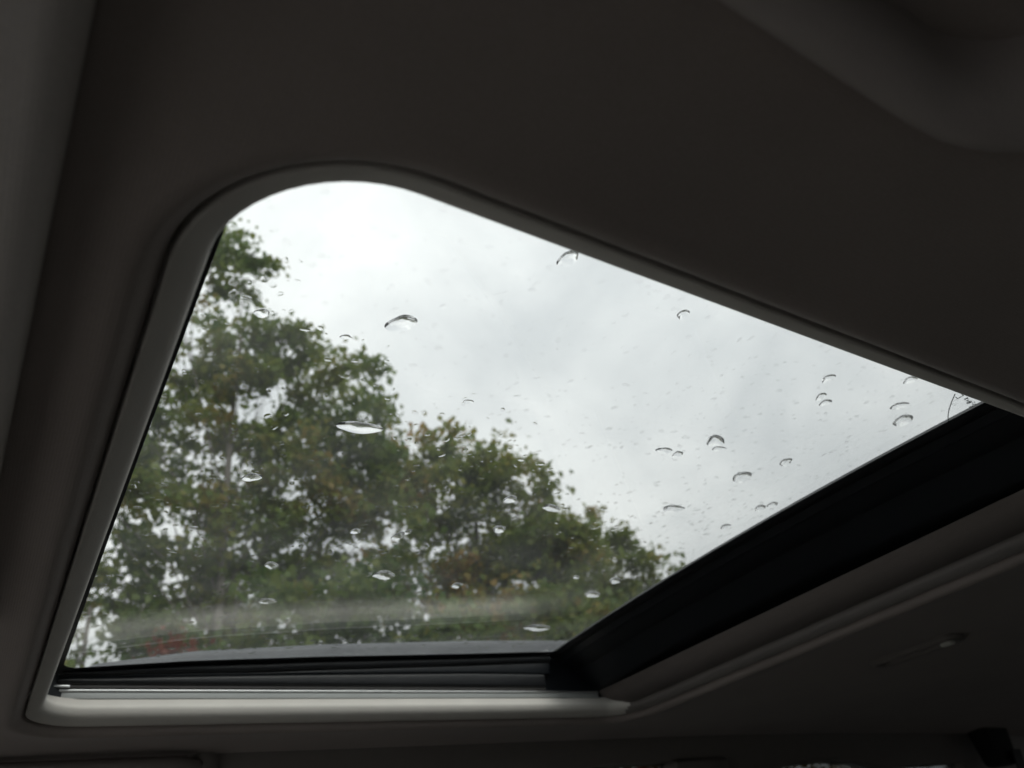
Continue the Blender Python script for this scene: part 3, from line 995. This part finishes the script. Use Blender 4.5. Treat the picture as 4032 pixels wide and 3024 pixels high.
# ------------------------------------------------------------------ trees
CAM = Vector((0, 0, CAMZ))
def polar(az, el, d):
    """a place d metres away over the ground"""
    return Vector((math.sin(rad(az)) * d, math.cos(rad(az)) * d, CAMZ + d * math.tan(rad(el))))

def leaf_mesh(name, centers, seed, mat, parent, per=90, size=0.085, spread=0.22):
    """crown: thousands of bent leaf blades gathered in twig clumps"""
    g = np.random.default_rng(seed)
    P = []
    for c, r, dens in centers:
        nc = max(4, int(17 * dens * r * r + 4 * dens))
        d = g.normal(size=(nc, 3)); d /= np.linalg.norm(d, axis=1)[:, None]
        rr_ = r * g.uniform(0.25, 1.0, size=nc) ** 0.6
        cl = np.array(c) + d * rr_[:, None] * np.array([1.0, 1.0, 0.82])
        for q in cl:
            n = int(per * g.uniform(0.5, 1.35))
            s = spread * g.uniform(0.6, 1.25)
            e = g.normal(size=(n, 3)) * s * np.array([0.62, 0.62, 0.45])
            P.append(q + e)
    P = np.concatenate(P)
    n = len(P)
    t = g.normal(size=(n, 3)); t[:, 2] -= 0.25; t /= np.linalg.norm(t, axis=1)[:, None]
    u = g.normal(size=(n, 3)); u[:, 2] += 0.5
    b = np.cross(t, u); b /= np.linalg.norm(b, axis=1)[:, None]
    nn = np.cross(b, t)
    L = size * g.uniform(0.6, 1.3, size=n)[:, None]
    Wd = L * g.uniform(0.30, 0.42, size=n)[:, None]
    bend = L * 0.14
    V = np.stack([P - t * L * .5, P - t * L * .08 + b * Wd + nn * bend, P + t * L * .5 - nn * bend, P - t * L * .08 - b * Wd + nn * bend], axis=1).reshape(-1, 3)
    me = bpy.data.meshes.new(name)
    me.vertices.add(4 * n); me.vertices.foreach_set('co', V.astype(np.float32).ravel())
    me.loops.add(4 * n); me.loops.foreach_set('vertex_index', np.arange(4 * n, dtype=np.int32))
    me.polygons.add(n)
    me.polygons.foreach_set('loop_start', np.arange(0, 4 * n, 4, dtype=np.int32))
    me.update(calc_edges=True)
    me.validate()
    me.materials.append(M[mat])
    o = bpy.data.objects.new(name, me)
    COL.objects.link(o)
    o.parent = parent
    return o, n

TOTAL = 0
def tree(name, az, dist, lobes, seed, leafm, bark, r0, label, group=None, cat='tree', per=90, size=0.085, lean=0.0, fork=0.45):
    """lobes: (az, el, dist offset, radius, density)"""
    global TOTAL
    r = random.Random(seed)
    base = Vector((math.sin(rad(az)) * dist, math.cos(rad(az)) * dist, -0.02))
    root = empty(name, base)
    tag(root, label, cat, group)
    cs = [(polar(a, e, dist + dd), rad_, dn) for a, e, dd, rad_, dn in lobes]
    top = max(c[0].z for c in cs)
    cen = sum((c[0] for c in cs), Vector()) / len(cs)
    tip = Vector((base.x * .55 + cen.x * .45, base.y * .55 + cen.y * .45, top * 0.86))
    trunk = []
    N = 14
    for i in range(N + 1):
        t = i / N
        p = base.lerp(tip, t)
        p += Vector((math.sin(t * 5 + seed) * 0.10 * t, math.cos(t * 4 + seed) * 0.10 * t, 0))
        trunk.append(p)
    vs, fs = tube([p - base for p in trunk], [r0 * (1.35 if i == 0 else 1) * (1 - 0.82 * i / N) + 0.012 for i in range(N + 1)], 10)
    vs = list(vs)
    for c, rd, dn in cs:
        k = max(2, min(N - 1, int(N * (fork + (c.z / top - fork) * 0.62))))
        k = max(2, min(N - 1, k - 1))
        s = trunk[k]
        rb = max(0.010, r0 * (1 - 0.82 * k / N) * 0.30)
        mid = s.lerp(c, 0.5) + Vector((r.uniform(-.15, .15), r.uniform(-.15, .15), 0.18 * rd))
        path = [s, s.lerp(mid, .5) + Vector((0, 0, .04)), mid, mid.lerp(c, .55), c + Vector((0, 0, rd * .3))]
        vv, ff = tube([p - base for p in path], [rb, rb * .8, rb * .6, rb * .4, 0.008], 7)
        b = len(vs); vs += vv; fs = fs + [tuple(i + b for i in q) for q in ff]
        for _ in range(5):
            d = Vector((r.gauss(0, 1), r.gauss(0, 1), r.gauss(.3, .8))).normalized() * rd * 0.9
            vv, ff = tube([p - base for p in (mid.lerp(c, .4), c + d * .5 + Vector((0, 0, .05)), c + d)], [rb * .35, rb * .22, 0.004], 5)
            b = len(vs); vs += vv; fs = fs + [tuple(i + b for i in q) for q in ff]
    mesh_obj('trunk', vs, fs, bark, root)
    o, n = leaf_mesh('crown', [(tuple(c - base), rd, dn) for c, rd, dn in cs], seed, leafm, root, per, size)
    TOTAL += n
    return root

tree('oak_tree', 12.0, 9.0, [
    (7.6, 46.0, 0, .62, 1.1), (10.3, 44.0, 0, .62, 1.2), (3, 45, 0, .9, 1), (5.5, 41.5, 0, .6, .8), (11.5, 37.6, 0, .75, 1.1), (17, 37.2, 0, .75, 1.1), (20.8, 36.4, 0, .6, 1),
    (7, 36.5, .4, .8, 1), (13.5, 34.0, 0, .95, 1), (19.5, 32.8, -.3, .9, 1), (23.0, 33.0, 0, .5, 1.0), (23.6, 29.6, 0, .45, .9), (15.5, 39.0, 0, .5, 1.0), (4, 32, 0, .9, .9), (9.5, 30.5, .5, .95, 1.15), (16, 29, 0, 1.0, 1), (21.5, 29, .2, .9, 1.1),
    (2.5, 27, 0, .85, .8), (7.5, 26, 0, .9, .9), (13.5, 25.0, .3, .9, .9), (19, 24.5, 0, 1.0, .9), (23.5, 25, .3, .8, 1), (-4, 38, 0, 1.0, 1), (-5, 31, 0, 1.1, .9), (4.5, 22, .2, .6, .55), (9.0, 21.5, .3, .8, .9), (13.0, 20.5, .4, .7, 1.0), (7.0, 18.6, .4, .55, 1.0), (11.5, 17.4, .5, .6, 1.0), (16.0, 18.4, .5, .7, 1.0), (20.5, 20.5, .4, .7, 1.0)],
    1, 'leaf_oak', 'pale_bark', 0.062, 'tallest tree, broad olive-green crown with a pale trunk on the left', 'trees beside the car', per=62, size=.122)
tree('maple_tree', 31.0, 10.2, [
    (39.4, 21.6, .2, .7, 1.1), (38.2, 23.2, .2, .5, 1.1),
    (27.3, 29.9, 0, .6, 1.1), (31.5, 30.5, 0, .6, 1.1), (34.1, 29.3, 0, .5, 1.1), (36.3, 26.7, 0, .6, 1.1), (29.3, 27.3, .2, .9, 1), (33.3, 26.3, -.2, .9, 1), (26.1, 25.9, .2, .8, .9),
    (30.3, 23.4, .2, 1.0, 1), (35.3, 23.1, .2, .9, 1.1), (38.5, 22.9, 0, .5, 1.1), (27.1, 20.9, 0, .9, .9), (32.1, 19.5, .3, 1.0, .9), (37.1, 19.7, 0, .9, 1), (39.7, 19.4, .3, .6, 1), (28.5, 16.9, 0, .8, .8), (34.5, 15.9, 0, .9, .9)],
    2, 'leaf_olive', 'bark', 0.11, 'middle tree, rounded olive crown turning orange at the edges', 'trees beside the car', per=62, size=.122)
tree('lime_tree', 44.0, 12.0, [
    (38.7, 22.0, 0, .7, 1.1), (41.9, 22.0, 0, .65, 1.1), (43.9, 19.8, 0, .6, 1.1), (40.5, 19.4, .2, .9, 1), (44.5, 17.2, 0, .65, 1.1), (46.7, 15.7, 0, .5, 1.1), (39.1, 16.8, .2, .95, 1),
    (42.9, 15.6, .2, .9, 1), (48.5, 14.0, 0, .6, 1), (51.9, 11.9, 0, .8, 1), (46.4, 12.8, .2, .9, 1), (40.9, 12.9, 0, .9, 1), (55.9, 9.4, 0, .9, 1), (36.4, 14.4, 0, .8, .9)],
    3, 'leaf_olive', 'bark', 0.12, 'lowest of the three trees, green crown sloping down to the rear frame', 'trees beside the car', per=62, size=.122)
tree('young_beech', 19.0, 7.6, [
    (15.0, 20.0, 0, .5, .8), (19.0, 19.0, 0, .6, 1.0), (23.5, 20.2, 0, .55, 1.1), (21, 16.0, .2, .6, 1), (17, 15, 0, .6, 1), (26.5, 16.0, 0, .6, 1.0), (13, 15.5, 0, .5, .6), (24, 12, 0, .7, 1), (18, 11, 0, .7, 1)],
    4, 'leaf_dark', 'bark', 0.05, 'young dark green tree standing low before the tall tree', per=55, size=.108)
tree('young_ash', 36.0, 8.2, [
    (31.5, 16.0, 0, .6, .9), (35.5, 16.8, 0, .6, 1.1), (39.5, 15.4, 0, .6, 1.1), (43, 13.5, 0, .6, 1.1), (34, 12.8, 0, .7, 1), (38, 12, 0, .7, 1), (47, 11.5, 0, .6, 1), (42, 9, 0, .7, 1)],
    5, 'leaf_dark', 'bark', 0.05, 'young tree at the foot of the middle tree by the frame corner', per=55, size=.108)
tree('thin_birch', 4.0, 8.6, [
    (2.2, 21, 0, .32, .8), (6.8, 19.5, 0, .45, .9), (3.4, 17.2, 0, .30, .7), (1.0, 24, 0, .4, .8), (9.0, 16.8, 0, .5, 1), (6.0, 14.5, 0, .5, 1), (2, 13, 0, .5, 1)],
    6, 'leaf_dark', 'bark', 0.035, 'sparse thin tree with sky gaps at the far left of the glass', per=50, size=.10)
tree('red_maple', 9.4, 7.0, [
    (9.4, 17.2, 0, .05, .15), (9.9, 13.6, 0, .20, 1), (8.8, 13, 0, .35, 1), (10.0, 10, 0, .45, 1)],
    7, 'leaf_red', 'bark', 0.03, 'small red-leaved maple low at the front of the glass', per=70, size=.06)
tree('red_shrub', 42.5, 8.4, [
    (40.5, 6.5, 0, .45, 1.3), (43.5, 7.0, 0, .45, 1.3), (46.0, 5.5, 0, .4, 1.3), (42, 2.5, 0, .5, 1.2), (45, 1, 0, .5, 1.2)],
    8, 'leaf_red', 'bark', 0.03, 'red shrub glimpsed through the side window', cat='shrub', per=80, size=.06)
tree('yellow_shrub', 52.5, 8.8, [
    (50.0, 5.5, 0, .45, 1.3), (53.0, 6.3, 0, .45, 1.3), (56.0, 5.0, 0, .45, 1.3), (52, 1.5, 0, .5, 1.2), (62, 5, 0, .6, 1.2), (66, 5, 0, .6, 1.2)],
    9, 'leaf_yellow', 'bark', 0.03, 'yellow shrub glimpsed through the rear side window', cat='shrub', per=80, size=.06)
print('leaves', TOTAL)
